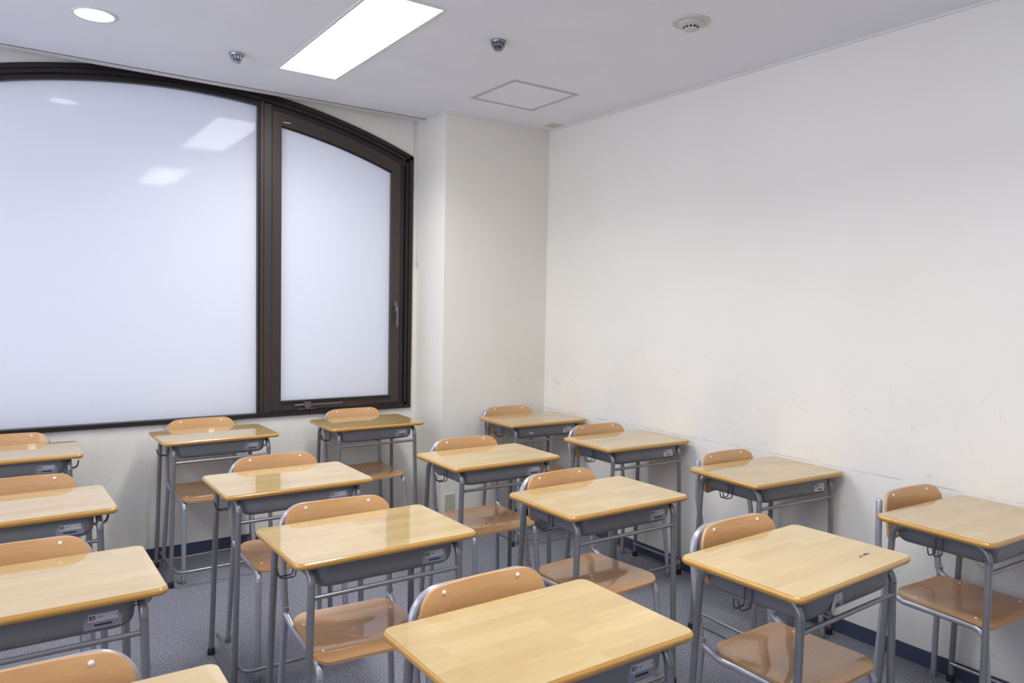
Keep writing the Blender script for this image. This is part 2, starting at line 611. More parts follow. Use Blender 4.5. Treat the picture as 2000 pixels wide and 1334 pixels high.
Y = YW
MX0, MX1 = 1.318, 1.400          # mullion
SX0, SX1 = 1.400, 2.262          # opening sash
GX0, GX1 = 1.458, 2.200          # glass of the sash
RG = 3.68
bm = bmesh.new()
arc_band(bm, 3.735, RO, X0, X1, Y - 0.016, Y + 0.10)
arc_band(bm, 3.712, 3.733, X0 + .02, X1 - .02, Y - 0.004, Y + 0.10)
arc_band(bm, 3.700, 3.712, X0 + .02, X1 - .03, Y + 0.012, Y + 0.10, mi=1)
arc_band(bm, RG, 3.700, X0 + .02, X1 - .03, Y + 0.002, Y + 0.10)
box(bm, X1 - 0.024, X1, Y - 0.016, Y + 0.10, ZS, arc_z(X1, RO) - 0.004)
box(bm, X1 - 0.046, X1 - 0.026, Y - 0.004, Y + 0.10, ZS, arc_z(X1 - .03, 3.733))
box(bm, X1 - 0.056, X1 - 0.046, Y + 0.018, Y + 0.10, ZS, arc_z(X1 - .05, 3.733), 1)
box(bm, SX1 + 0.004, X1 - 0.056, Y + 0.006, Y + 0.10, ZS, arc_z(X1 - .06, 3.733))
box(bm, X0, X0 + 0.05, Y - 0.012, Y + 0.10, ZS, arc_z(X0, RO) - 0.004)
box(bm, X0, X1, Y - 0.018, Y + 0.10, ZS, ZS + 0.024)
box(bm, MX1, X1, Y - 0.004, Y + 0.10, ZS + 0.024, ZS + 0.036)
obj('window_frame', bm, [M_BRONZED, M_GASKET], win, smooth=False)
bm = bmesh.new()
zt = arc_z(MX0, 3.705)
box(bm, MX0 + 0.012, MX0 + 0.030, Y - 0.006, Y + 0.10, ZS + 0.02, zt)
box(bm, MX0 + 0.032, MX1 - 0.004, Y - 0.010, Y + 0.10, ZS + 0.02, zt - 0.01)
box(bm, MX0 + 0.030, MX0 + 0.032, Y - 0.002, Y + 0.09, ZS + 0.02, zt - 0.01, 1)
box(bm, MX0, MX0 + 0.012, Y + 0.006, Y + 0.10, ZS + 0.02, zt, 2)
obj('mullion', bm, [M_BRONZE, M_GASKET, M_BRONZED], win, smooth=False)
# fixed pane
def pane_bm(xa, xb, z0, R, y, t=0.006, n=40):
    bm = bmesh.new()
    top = [(xa + (xb - xa) * k / n) for k in range(n + 1)]
    pts = [(xa, z0), (xb, z0)] + [(x, arc_z(x, R)) for x in reversed(top)]
    loft(bm, [[(x, y, z) for x, z in pts], [(x, y + t, z) for x, z in pts]])
    return bm
obj('fixed_pane', pane_bm(X0 + 0.045, MX0 + 0.004, ZS + 0.02, RG + 0.004, Y + 0.035), M_GLASS, win, smooth=False)
# sash
bm = bmesh.new()
ZB0, ZB1 = ZS + 0.040, 0.866
arc_band(bm, 3.600, 3.676, SX0 + 0.002, SX1, Y + 0.004, Y + 0.07)
arc_band(bm, 3.594, 3.600, GX0 - 0.002, GX1, Y + 0.012, Y + 0.07, mi=1)
box(bm, SX0 + 0.002, GX0, Y - 0.004, Y + 0.07, ZB0, arc_z(SX0 + .03, 3.66))
box(bm, GX1, SX1, Y - 0.000, Y + 0.07, ZB0, arc_z(SX1, 3.62))
box(bm, GX0, GX1, Y + 0.004, Y + 0.07, ZB0, ZB1 - 0.012)
box(bm, GX0 - 0.002, GX1 + 0.002, Y - 0.004, Y + 0.06, ZB1 - 0.012, ZB1 + 0.004, 2)
obj('sash_frame', bm, [M_BRONZE, M_GASKET, M_BRONZED], win, smooth=False)
obj('sash_pane', pane_bm(GX0 - 0.003, GX1 + 0.003, ZB1 - 0.002, 3.597, Y + 0.030), M_GLASS, win, smooth=False)
# small metal stop bar at the top of the sash
bm = bmesh.new()
xa = 1.468
box(bm, xa, xa + 0.045, Y - 0.003, Y + 0.004, arc_z(xa + .02, 3.622), arc_z(xa + .02, 3.622) + 0.004)
obj('stop_plate', bm, M_RIVET, win, smooth=False)
# cam handle
bm = bmesh.new()
hx = 2.232
box(bm, hx - 0.011, hx + 0.011, Y - 0.010, Y + 0.0, 1.43, 1.50)
box(bm, hx - 0.008, hx + 0.010, Y - 0.026, Y - 0.010, 1.44, 1.475)
tube(bm, fillet([(hx, Y - 0.022, 1.46), (hx + 0.002, Y - 0.034, 1.44), (hx + 0.002, Y - 0.034, 1.335)], 0.01), [0.007] * 2 + [0.0065] * 50 if False else 0.0065, seg=10)
obj('window_handle', bm, M_HANDLE, win)
# stay arm on the bottom rail
bm = bmesh.new()
box(bm, 1.600, 1.850, Y - 0.030, Y - 0.022, 0.838, 0.850)
tube(bm, [(1.535, Y - 0.024, 0.842), (1.610, Y - 0.026, 0.845)], 0.007, seg=10)
box(bm, 1.600, 1.640, Y - 0.036, Y + 0.004, 0.826, 0.860)
box(bm, 1.560, 1.665, Y - 0.022, Y + 0.0, 0.812, 0.818)
tube(bm, [(1.619, Y - 0.028, 0.815), (1.619, Y - 0.028, 0.83)], 0.009, seg=10)
obj('stay_arm', bm, M_HANDLE, win)

# hanging blind cord by the pillar
cordo = empty('blind_cord', (2.372, YW - 0.025, 1.75), label='thin cream blind cord with a small pull hanging beside the pillar', cat='cord')
obj('cord', bm_tube([(0, 0, 0.05), (-0.002, 0, 0.5), (-0.003, 0.001, H + 0.13 - 1.75)], 0.0019, seg=6), M_CORD, cordo)
bm = bmesh.new()
lathe(bm, [(0, 0.055), (0.003, 0.053), (0.0045, 0.04), (0.0065, 0.005), (0.006, 0), (0, 0)], seg=12)
obj('cord_pull', bm, M_CORD, cordo)
tag(obj('wire_conduit', bm_box(2.356, 2.361, YW - 0.005, YW - 0.0, 1.06, H + 0.13), M_CORD, smooth=False), 'thin cream wire conduit running up the wall right of the window frame', 'conduit')

# ------------------------------------------------------------------ ceiling fittings
def ceiling_light(x0, x1, y0, y1, label, group=None, watts=None):
    t = empty('ceiling_light', ((x0 + x1) / 2, (y0 + y1) / 2, H), label=label, cat='ceiling light', group=group)
    hx, hy = (x1 - x0) / 2, (y1 - y0) / 2
    bm = bmesh.new()
    for a in ((-hx - 0.012, -hx, -hy - 0.012, hy + 0.012), (hx, hx + 0.012, -hy - 0.012, hy + 0.012), (-hx, hx, -hy - 0.012, -hy), (-hx, hx, hy, hy + 0.012)):
        box(bm, *a, -0.006, 0.0)
    obj('light_frame', bm, M_TRIM, t, smooth=False)
    d = obj('diffuser', bm_box(-hx, hx, -hy, hy, -0.003, 0.0), M_LAMP, t, smooth=False)
    for sx in (-1, 1):
        bm = bmesh.new()
        lathe(bm, [(0, -0.006), (0.006, -0.005), (0.007, -0.003)], (sx * hx * 0.52, hy - 0.06, 0), 12)
        obj('screw', bm, M_PLASTIC, d)
    ld = bpy.data.lights.new('panel_light', 'AREA')
    ld.shape = 'RECTANGLE'
    ld.size, ld.size_y = 2 * hx - 0.01, 2 * hy - 0.01
    ld.energy = watts or LAMP_W
    ld.color = (0.97, 0.985, 1.0)
    ld.spread = radians(145)
    lo = bpy.data.objects.new('panel_light', ld)
    COL.objects.link(lo)
    lo.parent = t
    lo.location = (0, 0, -0.008)
    return t
ceiling_light(1.250, 1.556, 2.785, 3.985, 'long rectangular glowing ceiling light panel in front of the window')
ceiling_light(1.250, 1.556, 0.45, 1.65, 'rectangular ceiling light panel above and behind the viewer')
ceiling_light(-1.25, -0.944, 2.785, 3.985, 'unseen ceiling light panel added to brighten the left side of the window', watts=7)  # assumed panel out of view, added for more light at the left
ceiling_light(-1.25, -0.944, 0.45, 1.65, 'unseen ceiling light panel added left of the viewer to brighten the room', watts=7)  # second assumed panel, also added to lift the left side

def downlight(x, y, label):
    t = empty('downlight', (x, y, H), label=label, cat='downlight')
    bm = bmesh.new()
    lathe(bm, [(0.088, 0), (0.088, -0.004), (0.082, -0.006), (0.076, -0.004), (0.076, 0.0)], seg=40)
    obj('rim', bm, M_TRIM, t)
    bm = bmesh.new()
    lathe(bm, [(0.076, -0.002), (0.03, -0.004), (0, -0.004)], seg=40)
    obj('lens', bm, M_DOWN, t)
downlight(0.375, 3.765, 'round recessed downlight glowing white near the window')

def sprinkler(x, y, label, mat):
    t = empty('sprinkler_head', (x, y, H), label=label, cat='sprinkler', group='sprinkler heads on the ceiling')
    bm = bmesh.new()
    lathe(bm, [(0, 0), (0.036, 0.0), (0.036, -0.008), (0.033, -0.012), (0.024, -0.013), (0.024, -0.03), (0.012, -0.032), (0.012, -0.036), (0, -0.036)], seg=24)
    obj('body', bm, mat, t)
    bm = bmesh.new()
    for k in range(12):
        a = 2 * pi * k / 12
        tube(bm, [(0.030 * cos(a), 0.030 * sin(a), -0.011), (0.027 * cos(a), 0.027 * sin(a), -0.028)], 0.0028, seg=6)
    lathe(bm, [(0.029, -0.027), (0.029, -0.030), (0.023, -0.030)], seg=24)
    obj('cage', bm, mat, t)
    bm = bmesh.new()
    lathe(bm, [(0, -0.036), (0.019, -0.037), (0.021, -0.041), (0.012, -0.046), (0, -0.046)], seg=20)
    obj('deflector', bm, mat, t)
sprinkler(1.011, 3.909, 'bluish chrome sprinkler head left of the ceiling light panel', simple('bright_chrome', (0.42, 0.43, 0.50), 0.25, 0.8))
sprinkler(1.945, 2.957, 'dark grey sprinkler head right of the ceiling light panel', M_CHROME)

t = empty('smoke_detector', (2.468, 2.253, H), label='ivory smoke detector with dark slots near the right wall', cat='smoke detector')
bm = bmesh.new()
lathe(bm, [(0, 0), (0.080, 0), (0.080, -0.004), (0.076, -0.008), (0.058, -0.009), (0, -0.009)], seg=40)
obj('mounting_plate', bm, M_PLASTIC, t)
bm = bmesh.new()
lathe(bm, [(0.054, -0.009), (0.052, -0.016), (0.040, -0.021), (0.032, -0.022), (0.030, -0.034), (0.025, -0.038), (0, -0.039)], seg=40)
dm = obj('sensor_dome', bm, M_PLASTIC, t)
bm = bmesh.new()
for k in range(12):
    a = 2 * pi * k / 12 + 0.2
    cx, cy = 0.0305 * cos(a), 0.0305 * sin(a)
    tx, ty = -sin(a) * 0.005, cos(a) * 0.005
    nx, ny = cos(a) * 0.0016, sin(a) * 0.0016
    vs = [bm.verts.new((cx + s * tx + q * nx, cy + s * ty + q * ny, z)) for s in (-1, 1) for q in (-1, 1) for z in (-0.0315, -0.0245)]
    for qd in ((0, 1, 3, 2), (4, 6, 7, 5), (0, 4, 5, 1), (2, 3, 7, 6), (0, 2, 6, 4), (1, 5, 7, 3)):
        bm.faces.new([vs[i] for i in qd])
obj('slots', bm, M_DARK, dm, smooth=False)

t = empty('access_hatch', (2.568, 3.622, H), label='square ceiling access hatch with a thin grey frame', cat='access hatch')
hs = 0.229
bm = bmesh.new()
for a in ((-hs, -hs + 0.022, -hs, hs), (hs - 0.022, hs, -hs, hs), (-hs + 0.022, hs - 0.022, -hs, -hs + 0.022), (-hs + 0.022, hs - 0.022, hs - 0.022, hs)):
    box(bm, *a, -0.004, 0)
obj('hatch_frame', bm, M_GREYRIM, t, smooth=False)
obj('hatch_panel', bm_box(-hs + 0.022, hs - 0.022, -hs + 0.022, hs - 0.022, -0.002, 0), M_CEIL, t, smooth=False)
tag(obj('tape_patch', bm_box(3.095, 3.185, 4.025, 4.130, H - 0.002, H), M_TAN, smooth=False), 'small tan tape patch on the ceiling in the far corner', 'tape patch')

# wall plate on the pillar and a stray cable
t = empty('wall_plate', (2.452, YP, 0.185), label='blank greenish cream wall plate low on the pillar', cat='wall plate')
bm = bmesh.new()
o2 = rrect(0.038, 0.061, 0.006, 4)
loft(bm, [[(x, 0, z) for x, z in o2], [(x, -0.005, z) for x, z in o2], [(x * 0.93, -0.008, z * 0.955) for x, z in o2]])
obj('cover', bm, M_OUTLET, t)
bm = bmesh.new()
lathe(bm, [(0, 0.002), (0.003, 0.001), (0.003, 0)], seg=10)
bmesh.ops.rotate(bm, verts=bm.verts, cent=(0, 0, 0), matrix=Matrix.Rotation(radians(90), 3, 'X'))
bmesh.ops.translate(bm, verts=bm.verts, vec=(0, -0.008, 0.042))
obj('screw', bm, M_OUTLET, t)
cab = [(0.55, 4.583, 0.003), (0.70, 4.575, 0.003), (0.80, 4.572, 0.003), (0.90, 4.566, 0.003), (1.025, 4.574, 0.003), (1.15, 4.581, 0.003), (1.6, 4.583, 0.003)]
pts = []
for i in range(len(cab) - 1):
    p0, p1, p2, p3 = [Vector(cab[min(max(i + d, 0), len(cab) - 1)]) for d in (-1, 0, 1, 2)]
    for k in range(6):
        s = k / 6
        pts.append(0.5 * ((2 * p1) + (p2 - p0) * s + (2 * p0 - 5 * p1 + 4 * p2 - p3) * s * s + (3 * p1 - p0 - 3 * p2 + p3) * s ** 3))
pts.append(Vector(cab[-1]))
tag(obj('cable', bm_tube(pts, 0.003, seg=8), M_CORD), 'thin cream cable lying on the carpet along the window baseboard', 'cable')

# ------------------------------------------------------------------ school desk
DZ = 0.76
def tabletop_bm():
    bm = bmesh.new()
    hx, hy, th = 0.30, 0.20, 0.020
    prof = [(0.0045, 0.0)]
    for k in range(1, 8):
        a = pi / 2 - pi * k / 8
        prof.append((0.0075 - 0.0075 * cos(a), -th / 2 + (th / 2 - 0.0005) * sin(a)))
    prof.append((0.0055, -th))
    loops = []
    for ins, z in prof:
        loops.append([(x, y, DZ + z) for x, y in rrect(hx - ins, hy - ins, 0.026 - ins * 0.6, 8)])
    loft(bm, loops, mi=[1] * (len(loops) - 1), ci=(0, 1))
    return bm

def add_emboss(bm, x0, x1, z0, z1, y):
    w = 0.0016
    for a in ((x0, x1, z1 - w, z1), (x0, x1, z0, z0 + w), (x0, x0 + w, z0, z1), (x1 - w, x1, z0, z1)):
        box(bm, a[0], a[1], y - 0.0010, y + 0.001, a[2], a[3])

TRAYF = -0.172
def tray_bm():
    bm = bmesh.new()
    prof = [(0.000, DZ - 0.0215), (0.001, DZ - 0.030), (0.003, 0.700), (0.005, 0.684), (0.009, 0.675), (0.016, 0.668), (0.026, 0.665)]
    loops = []
    for ins, z in prof:
        loops.append([(x, y - 0.002, z) for x, y in rrect(0.228 - ins, 0.170 - ins, 0.032, 6, sx=12, sy=4)])
    rings = loft(bm, loops, cap0=False)
    # the pupil's side is open
    dead = []
    for f in bm.faces:
        c = f.calc_center_median()
        if c.y > 0.150 and abs(c.x) < 0.175 and c.z > 0.676:
            dead.append(f)
    bmesh.ops.delete(bm, geom=dead, context='FACES')
    r = bmesh.ops.solidify(bm, geom=bm.faces[:], thickness=0.002)
    add_emboss(bm, -0.034, 0.022, 0.678, 0.716, TRAYF + 0.002)
    box(bm, -0.175, -0.130, TRAYF + 0.001, TRAYF + 0.004, 0.6925, 0.694)
    box(bm, -0.178, -0.134, TRAYF + 0.001, TRAYF + 0.004, 0.7105, 0.7115)
    # ribs under the tray
    for x in (-0.12, 0.0, 0.12):
        box(bm, x - 0.006, x + 0.006, -0.14, 0.14, 0.660, 0.666)
    return bm

def digit0(bm, cx, cz, w, h, y, mi):
    n = 14
    for k in range(n):
        a0, a1 = 2 * pi * k / n, 2 * pi * (k + 1) / n
        q = []
        for (s, a) in ((1, a0), (1, a1), (0.45, a1), (0.45, a0)):
            hh = h if s == 1 else h * 1.35
            q.append(bm.verts.new((cx + w * s * cos(a), y, cz + hh * s * sin(a))))
        f = bm.faces.new(q)
        f.material_index = mi

def label_bm(kind, cx=0.152, cz=0.700):
    """size sticker: 0 silver backing, 1 all white, 2 torn"""
    bm = bmesh.new()
    y = TRAYF + 0.0005
    w, h = (0.042, 0.021) if kind != 1 else (0.034, 0.020)
    if kind == 2:
        pts = [(-0.5, -1), (1, -1), (1, 1), (-0.05, 1)]
        vs = [[bm.verts.new((cx + a * w, yy, cz + b * h)) for a, b in pts] for yy in (y, y + 0.003)]
        f = bm.faces.new(vs[0])
        for k in range(4):
            bm.faces.new((vs[0][k], vs[0][(k + 1) % 4], vs[1][(k + 1) % 4], vs[1][k]))
        # curled torn edge
        q = [bm.verts.new(p) for p in ((cx - 0.5 * w, y, cz - h), (cx - 0.36 * w, y - 0.006, cz - h), (cx + 0.09 * w, y - 0.006, cz + h), (cx - 0.05 * w, y, cz + h))]
        f = bm.faces.new(q)
        f.material_index = 1
        q = [bm.verts.new(p) for p in ((cx - 0.72 * w, y + 0.0008, cz - h), (cx - 0.5 * w, y + 0.0008, cz - h), (cx - 0.05 * w, y + 0.0008, cz + h), (cx - 0.28 * w, y + 0.0008, cz + h))]
        f = bm.faces.new(q)
        f.material_index = 2
        box(bm, cx + 0.12 * w, cx + 0.80 * w, y - 0.0006, y, cz - 0.1 * h, cz + 0.9 * h, 1)
        box(bm, cx - 0.2 * w, cx + 0.55 * w, y - 0.0008, y, cz - 0.75 * h, cz - 0.5 * h, 2)
        box(bm, cx + 0.22 * w, cx + 0.36 * w, y - 0.0009, y, cz + 0.3 * h, cz + 0.6 * h, 3)
        return bm
    box(bm, cx - w, cx + w, y, y + 0.003, cz - h, cz + h, 1 if kind == 1 else 0)
    x0, x1 = cx - 0.76 * w, cx + 0.80 * w
    box(bm, x0, x1, y - 0.0006, y, cz - 0.12 * h, cz + 0.84 * h, 1)
    yy = y - 0.0009
    # "10"
    gx = x0 + 0.0085
    gz = cz + 0.36 * h
    box(bm, gx - 0.0055, gx - 0.0022, yy, yy + 0.0003, gz - 0.0058, gz + 0.0058, 2)
    box(bm, gx - 0.0068, gx - 0.0050, yy, yy + 0.0003, gz + 0.0030, gz + 0.0050, 2)
    digit0(bm, gx + 0.0032, gz, 0.0040, 0.0059, yy, 2)
    box(bm, x0 + 0.0175, x0 + 0.0179, yy, yy + 0.0003, cz - 0.1 * h, cz + 0.82 * h, 3)
    for k, hh in enumerate((0.0016, 0.003, 0.0022, 0.003, 0.002)):
        box(bm, x0 + 0.022 + k * 0.0019, x0 + 0.0232 + k * 0.0019, yy, yy + 0.0003, gz - hh, gz + hh * 0.8, 3)
    box(bm, x1 - 0.006, x1 - 0.0042, yy, yy + 0.0003, gz - 0.0018, gz + 0.0018, 3)
    box(bm, x1 - 0.0037, x1 - 0.0016, yy, yy + 0.0003, gz - 0.001, gz + 0.0018, 3)
    # line of dark characters under the white field
    x = cx - 0.45 * w
    rnd = random.Random(3)
    while x < cx + 0.42 * w:
        ww = 0.0021 + rnd.random() * 0.0008
        box(bm, x, x + ww, yy, yy + 0.0003, cz - 0.52 * h - 0.0018, cz - 0.52 * h + 0.0020, 2)
        box(bm, x + 0.0006, x + ww + 0.0006, yy, yy + 0.0003, cz - 0.52 * h - 0.0024, cz - 0.52 * h - 0.0006, 2)
        x += ww + 0.0005
    return bm

def make_desk():
    t = empty('school_desk', (0, 0, 0))
    obj('tabletop', tabletop_bm(), [M_TOP, M_EDGE], t)
    tray = obj('storage_tray', tray_bm(), M_TRAY, t)
    R = 0.0112
    ZR = DZ - 0.020 - R - 0.001
    for s in (-1, 1):
        ft, fb = Vector((s * 0.243, -0.166, ZR)), Vector((s * 0.262, -0.172, 0.0))
        rt, rb = Vector((s * 0.243, 0.160, ZR)), Vector((s * 0.262, 0.186, 0.0))
        full = fillet([fb, ft, rt, rb], 0.048, 8)
        k = 1
        rail = full[1:-1]
        obj('side_rail', bm_tube(rail, R), M_DESKTUBE, t)
        for a, b in ((full[1], fb), (full[-2], rb)):
            lg = obj('leg', bm_tube([a, a + (b - a) * 0.5, b + Vector((0, 0, 0.006))], R), M_DESKTUBE, t)
            bm = bmesh.new()
            d = (a - b).normalized()
            tube(bm, [b, b + d * 0.006, b + d * 0.028, b + d * 0.030], [0.0150, 0.0155, 0.0138, 0.012], seg=14)
            obj('foot_cap', bm, M_CAPB, lg)
        # bag hook
        hk = []
        for yy in (-0.012, 0.012):
            hk.append(fillet([(s * 0.236, yy, ZR), (s * 0.236, yy, 0.660), (s * 0.284, yy * 0.8, 0.660), (s * 0.293, yy * 0.7, 0.694)], [0.01, 0.018], 5))
        path = hk[0] + hk[1][::-1]
        obj('bag_hook', bm_tube(path, 0.0024, seg=8), M_HOOK, t)
    obj('crossbar', bm_tube([(-0.236, -0.168, 0.645), (0.236, -0.168, 0.645)], 0.0072), M_DESKTUBE, t)
    xs = 0.240
    pth = fillet([(-xs, 0.178, 0.082), (-xs, -0.219, 0.082), (xs, -0.219, 0.082), (xs, 0.178, 0.082)], 0.05, 8)
    obj('foot_rail', bm_tube(pth, 0.0072), M_DESKTUBE, t)
    obj('size_label', label_bm(0), [M_LABELG, M_LABELW, M_INK, M_INKG], tray, smooth=False)
    return t

# ------------------------------------------------------------------ school chair
def slab(half_w, ys, surf, th, mats=(0, 1)):
    """curved sheet: rows along v, half width per row, surf(u, v) -> (x, y, z), thickness offset th(u,v)->vector"""
    bm = bmesh.new()
    nu = 20
    top, bot = [], []
    for v in ys:
        w = half_w(v)
        rt, rb = [], []
        for i in range(nu + 1):
            x = -w + 2 * w * i / nu
            p = Vector(surf(x, v))
            rt.append(bm.verts.new(p))
            rb.append(bm.verts.new(p + Vector(th)))
        top.append(rt)
        bot.append(rb)
    for g, m in ((top, 0), (bot, 0)):
        for a, b in zip(g, g[1:]):
            for i in range(nu):
                bm.faces.new((a[i], a[i + 1], b[i + 1], b[i])).material_index = m
    n = len(ys)
    rim_t = top[0] + [top[j][-1] for j in range(1, n)] + top[-1][-2::-1] + [top[j][0] for j in range(n - 2, 0, -1)]
    rim_b = bot[0] + [bot[j][-1] for j in range(1, n)] + bot[-1][-2::-1] + [bot[j][0] for j in range(n - 2, 0, -1)]
    for k in range(len(rim_t)):
        k2 = (k + 1) % len(rim_t)
        bm.faces.new((rim_t[k], rim_t[k2], rim_b[k2], rim_b[k])).material_index = 1
    return bm

def rows(a, b, ra, rb, n=10):
    """row positions, denser inside the corner radii"""
    out = [a + ra * (1 - cos(pi / 2 * k / n)) for k in range(n + 1)]
    m = 6
    lo, hi = a + ra, b - rb
    out += [lo + (hi - lo) * k / m for k in range(1, m)]
    out += [b - rb * (1 - cos(pi / 2 * k / n)) for k in range(n, -1, -1)]
    return out

def corner_w(v, a, b, ra, rb, W):
    if v < a + ra:
        return W - ra + sqrt(max(ra * ra - (a + ra - v) ** 2, 0)) + 1e-4
    if v > b - rb:
        return W - rb + sqrt(max(rb * rb - (v - b + rb) ** 2, 0)) + 1e-4
    return W

SZ = 0.440
def seat_surf(x, y):
    z = SZ
    z -= 0.010 * math.exp(-((y - 0.06) / 0.10) ** 2) * (1 - (x / 0.19) ** 2)      # hollow of the seat
    if y < -0.09:
        z -= 0.012 * ((-0.09 - y) / 0.055) ** 2                                     # rolled front edge
    if y > 0.14:
        z += 0.008 * ((y - 0.14) / 0.05) ** 2
    return (x, y, z)

def make_chair(open_back=False):
    t = empty('school_chair', (0, 0, 0))
    a, b = -0.150, 0.192
    ra, rb = 0.045, 0.050
    def hw(y):
        W = 0.186 - 0.010 * max(0, (y + 0.15) / 0.34)
        return corner_w(y, a, b, ra, rb, W)
    seat = obj('seat', slab(hw, rows(a, b, ra, rb), seat_surf, (0, 0, -0.010)), [M_SEAT, M_PLYEDGE], t)
    def rivet(p, d, par, r=0.0062):
        bm = bmesh.new()
        lathe(bm, [(r, 0), (r * 0.9, r * 0.35), (r * 0.5, r * 0.62), (0, r * 0.7)], seg=14)
        q = Vector((0, 0, 1)).rotation_difference(Vector(d))
        bmesh.ops.rotate(bm, verts=bm.verts, cent=(0, 0, 0), matrix=q.to_matrix())
        bmesh.ops.translate(bm, verts=bm.verts, vec=p)
        obj('rivet', bm, M_RIVET, par)
    for x in (-0.150, 0.150):
        for y in (-0.095, 0.120):
            p = seat_surf(x, y)
            rivet((x, y, p[2] - 0.0005), (0, 0, 1), seat, 0.0048)
    z0, z1 = 0.628, 0.803
    def bs(x, z):
        y = 0.2555 + 0.14 * (z - 0.80) - 0.026 * (x / 0.187) ** 2
        return (x, y, z)
    bk = obj('backrest', slab(lambda z: corner_w(z, z0, z1, 0.03, 0.062, 0.187), rows(z0, z1, 0.03, 0.062), bs, (0, 0.0095, 0)), [M_BACK, M_PLYEDGE], t)
    for x in (-0.1115, 0.1115):
        for z in (0.787, 0.645):
            p = bs(x, z)
            rivet(p, (x * -0.6, -1, 0), bk)
    R = 0.0118
    yt = 0.272 
    # inverted U behind the plywood
    def up(x, z):
        return Vector((x, yt + 0.14 * (z - 0.80), z))
    if open_back:
        bm = bmesh.new()
        for s in (-1, 1):
            a_, b_ = up(s * 0.186, 0.50), Vector((s * 0.189, 0.2525, 0.772))
            d = Vector((0, 0, 1))
            tube(bm, fillet([a_, Vector((s * 0.188, 0.250, 0.60)), b_], 0.3, 6) + [ b_ + d * 0.005, b_ + d * 0.009, b_ + d * 0.0105], [R] * 9 + [R * 0.85, R * 0.5, R * 0.12], seg=14)
        tube(bm, [(-0.188, 0.2595, 0.705), (0.188, 0.2595, 0.705)], 0.0070, seg=10)
        for s in (-1, 1):
            box(bm, s * 0.1115 - 0.008, s * 0.1115 + 0.008, 0.2400, 0.2600, 0.690, 0.720)
        obj('back_frame', bm, M_CHAIRTUBE, t)
    U = fillet([up(-0.186, 0.50), up(-0.191, 0.789), up(0.191, 0.789), up(0.186, 0.50)], 0.075, 9)
    if not open_back:
        obj('back_frame', bm_tube(U, R, seg=14), M_CHAIRTUBE, t)
    ZRL = SZ - 0.010 - R - 0.002
    for s in (-1, 1):
        foot = Vector((s * 0.188, -0.181, 0.0))
        pts = [up(s * 0.186, 0.50), up(s * 0.184, 0.50) + Vector((0, -0.008, -0.055)), Vector((s * 0.176, 0.150, ZRL)), Vector((s * 0.172, -0.136, ZRL)), foot]
        full = fillet(pts, [0.04, 0.05, 0.045], 7)
        obj('seat_rail', bm_tube(full[:-1], R, seg=14), M_CHAIRTUBE, t)
        a_ = full[-2]
        lg = obj('leg', bm_tube([a_, foot + Vector((0, 0, 0.006))], R, seg=14), M_CHAIRTUBE, t)
        d = (a_ - foot).normalized()
        obj('foot_cap', bm_tube([foot, foot + d * 0.004, foot + d * 0.024, foot + d * 0.026], [0.0135, 0.0142, 0.0135, 0.012], seg=14), M_CAPG, lg)
        rf = Vector((s * 0.206, 0.236, 0.0))
        rt = Vector((s * 0.184, 0.217, 0.468))
        lg = obj('leg', bm_tube([rt, rf + Vector((0, 0, 0.006))], R * 0.95, seg=14), M_CHAIRTUBE, t)
        d = (rt - rf).normalized()
        obj('foot_cap', bm_tube([rf, rf + d * 0.004, rf + d * 0.024, rf + d * 0.026], [0.0130, 0.0138, 0.013, 0.012], seg=14), M_CAPG, lg)
    for y in (-0.095, 0.120):
        obj('crossbar', bm_tube([(-0.170, y, ZRL - 0.004), (0.170, y, ZRL - 0.004)], 0.0085, seg=10), M_CHAIRTUBE, t)
    return t

# ------------------------------------------------------------------ the class: sixteen desks, sixteen chairs
# number: desk x, desk y, desk turn, backrest middle relative to the desk, chair turn, sticker kind
D = {
 1: (1.003, 1.313, 0.004, 0.003, 0.253, 0.020, 0),
 2: (1.962, 1.311, 0.037, 0.030, 0.254, 0.016, 2),
 3: (1.936, 2.172, 0.003, -0.003, 0.247, 0.057, 0),
 4: (2.907, 2.117, -0.050, 0.003, 0.241, 0.008, 1),
 5: (2.906, 1.229, -0.040, 0.049, 0.263, -0.066, 9),
 6: (2.890, 3.022, -0.019, 0.024, 0.276, -0.060, 1),
 7: (2.890, 3.900, -0.020, -0.007, 0.277, -0.014, 1),
 8: (1.979, 3.032, -0.012, 0.023, 0.258, -0.005, 0),
 9: (1.895, 4.287, -0.004, 0.020, 0.275, 0.022, 0),
 10: (0.993, 4.290, 0.030, -0.010, 0.277, 0.013, 0),
 11: (0.999, 3.053, 0.005, 0.031, 0.274, -0.023, 0),
 12: (0.977, 2.203, 0.009, 0.002, 0.257, -0.069, 0),
 13: (0.041, 4.180, -0.009, -0.003, 0.284, 0.0, 0),
 14: (0.049, 3.085, 0.022, 0.027, 0.285, 0.0, 0),
 15: (0.059, 2.217, 0.006, -0.022, 0.249, 0.0, 0),
 16: (0.063, 1.351, -0.010, -0.028, 0.264, 0.0, 0),
}
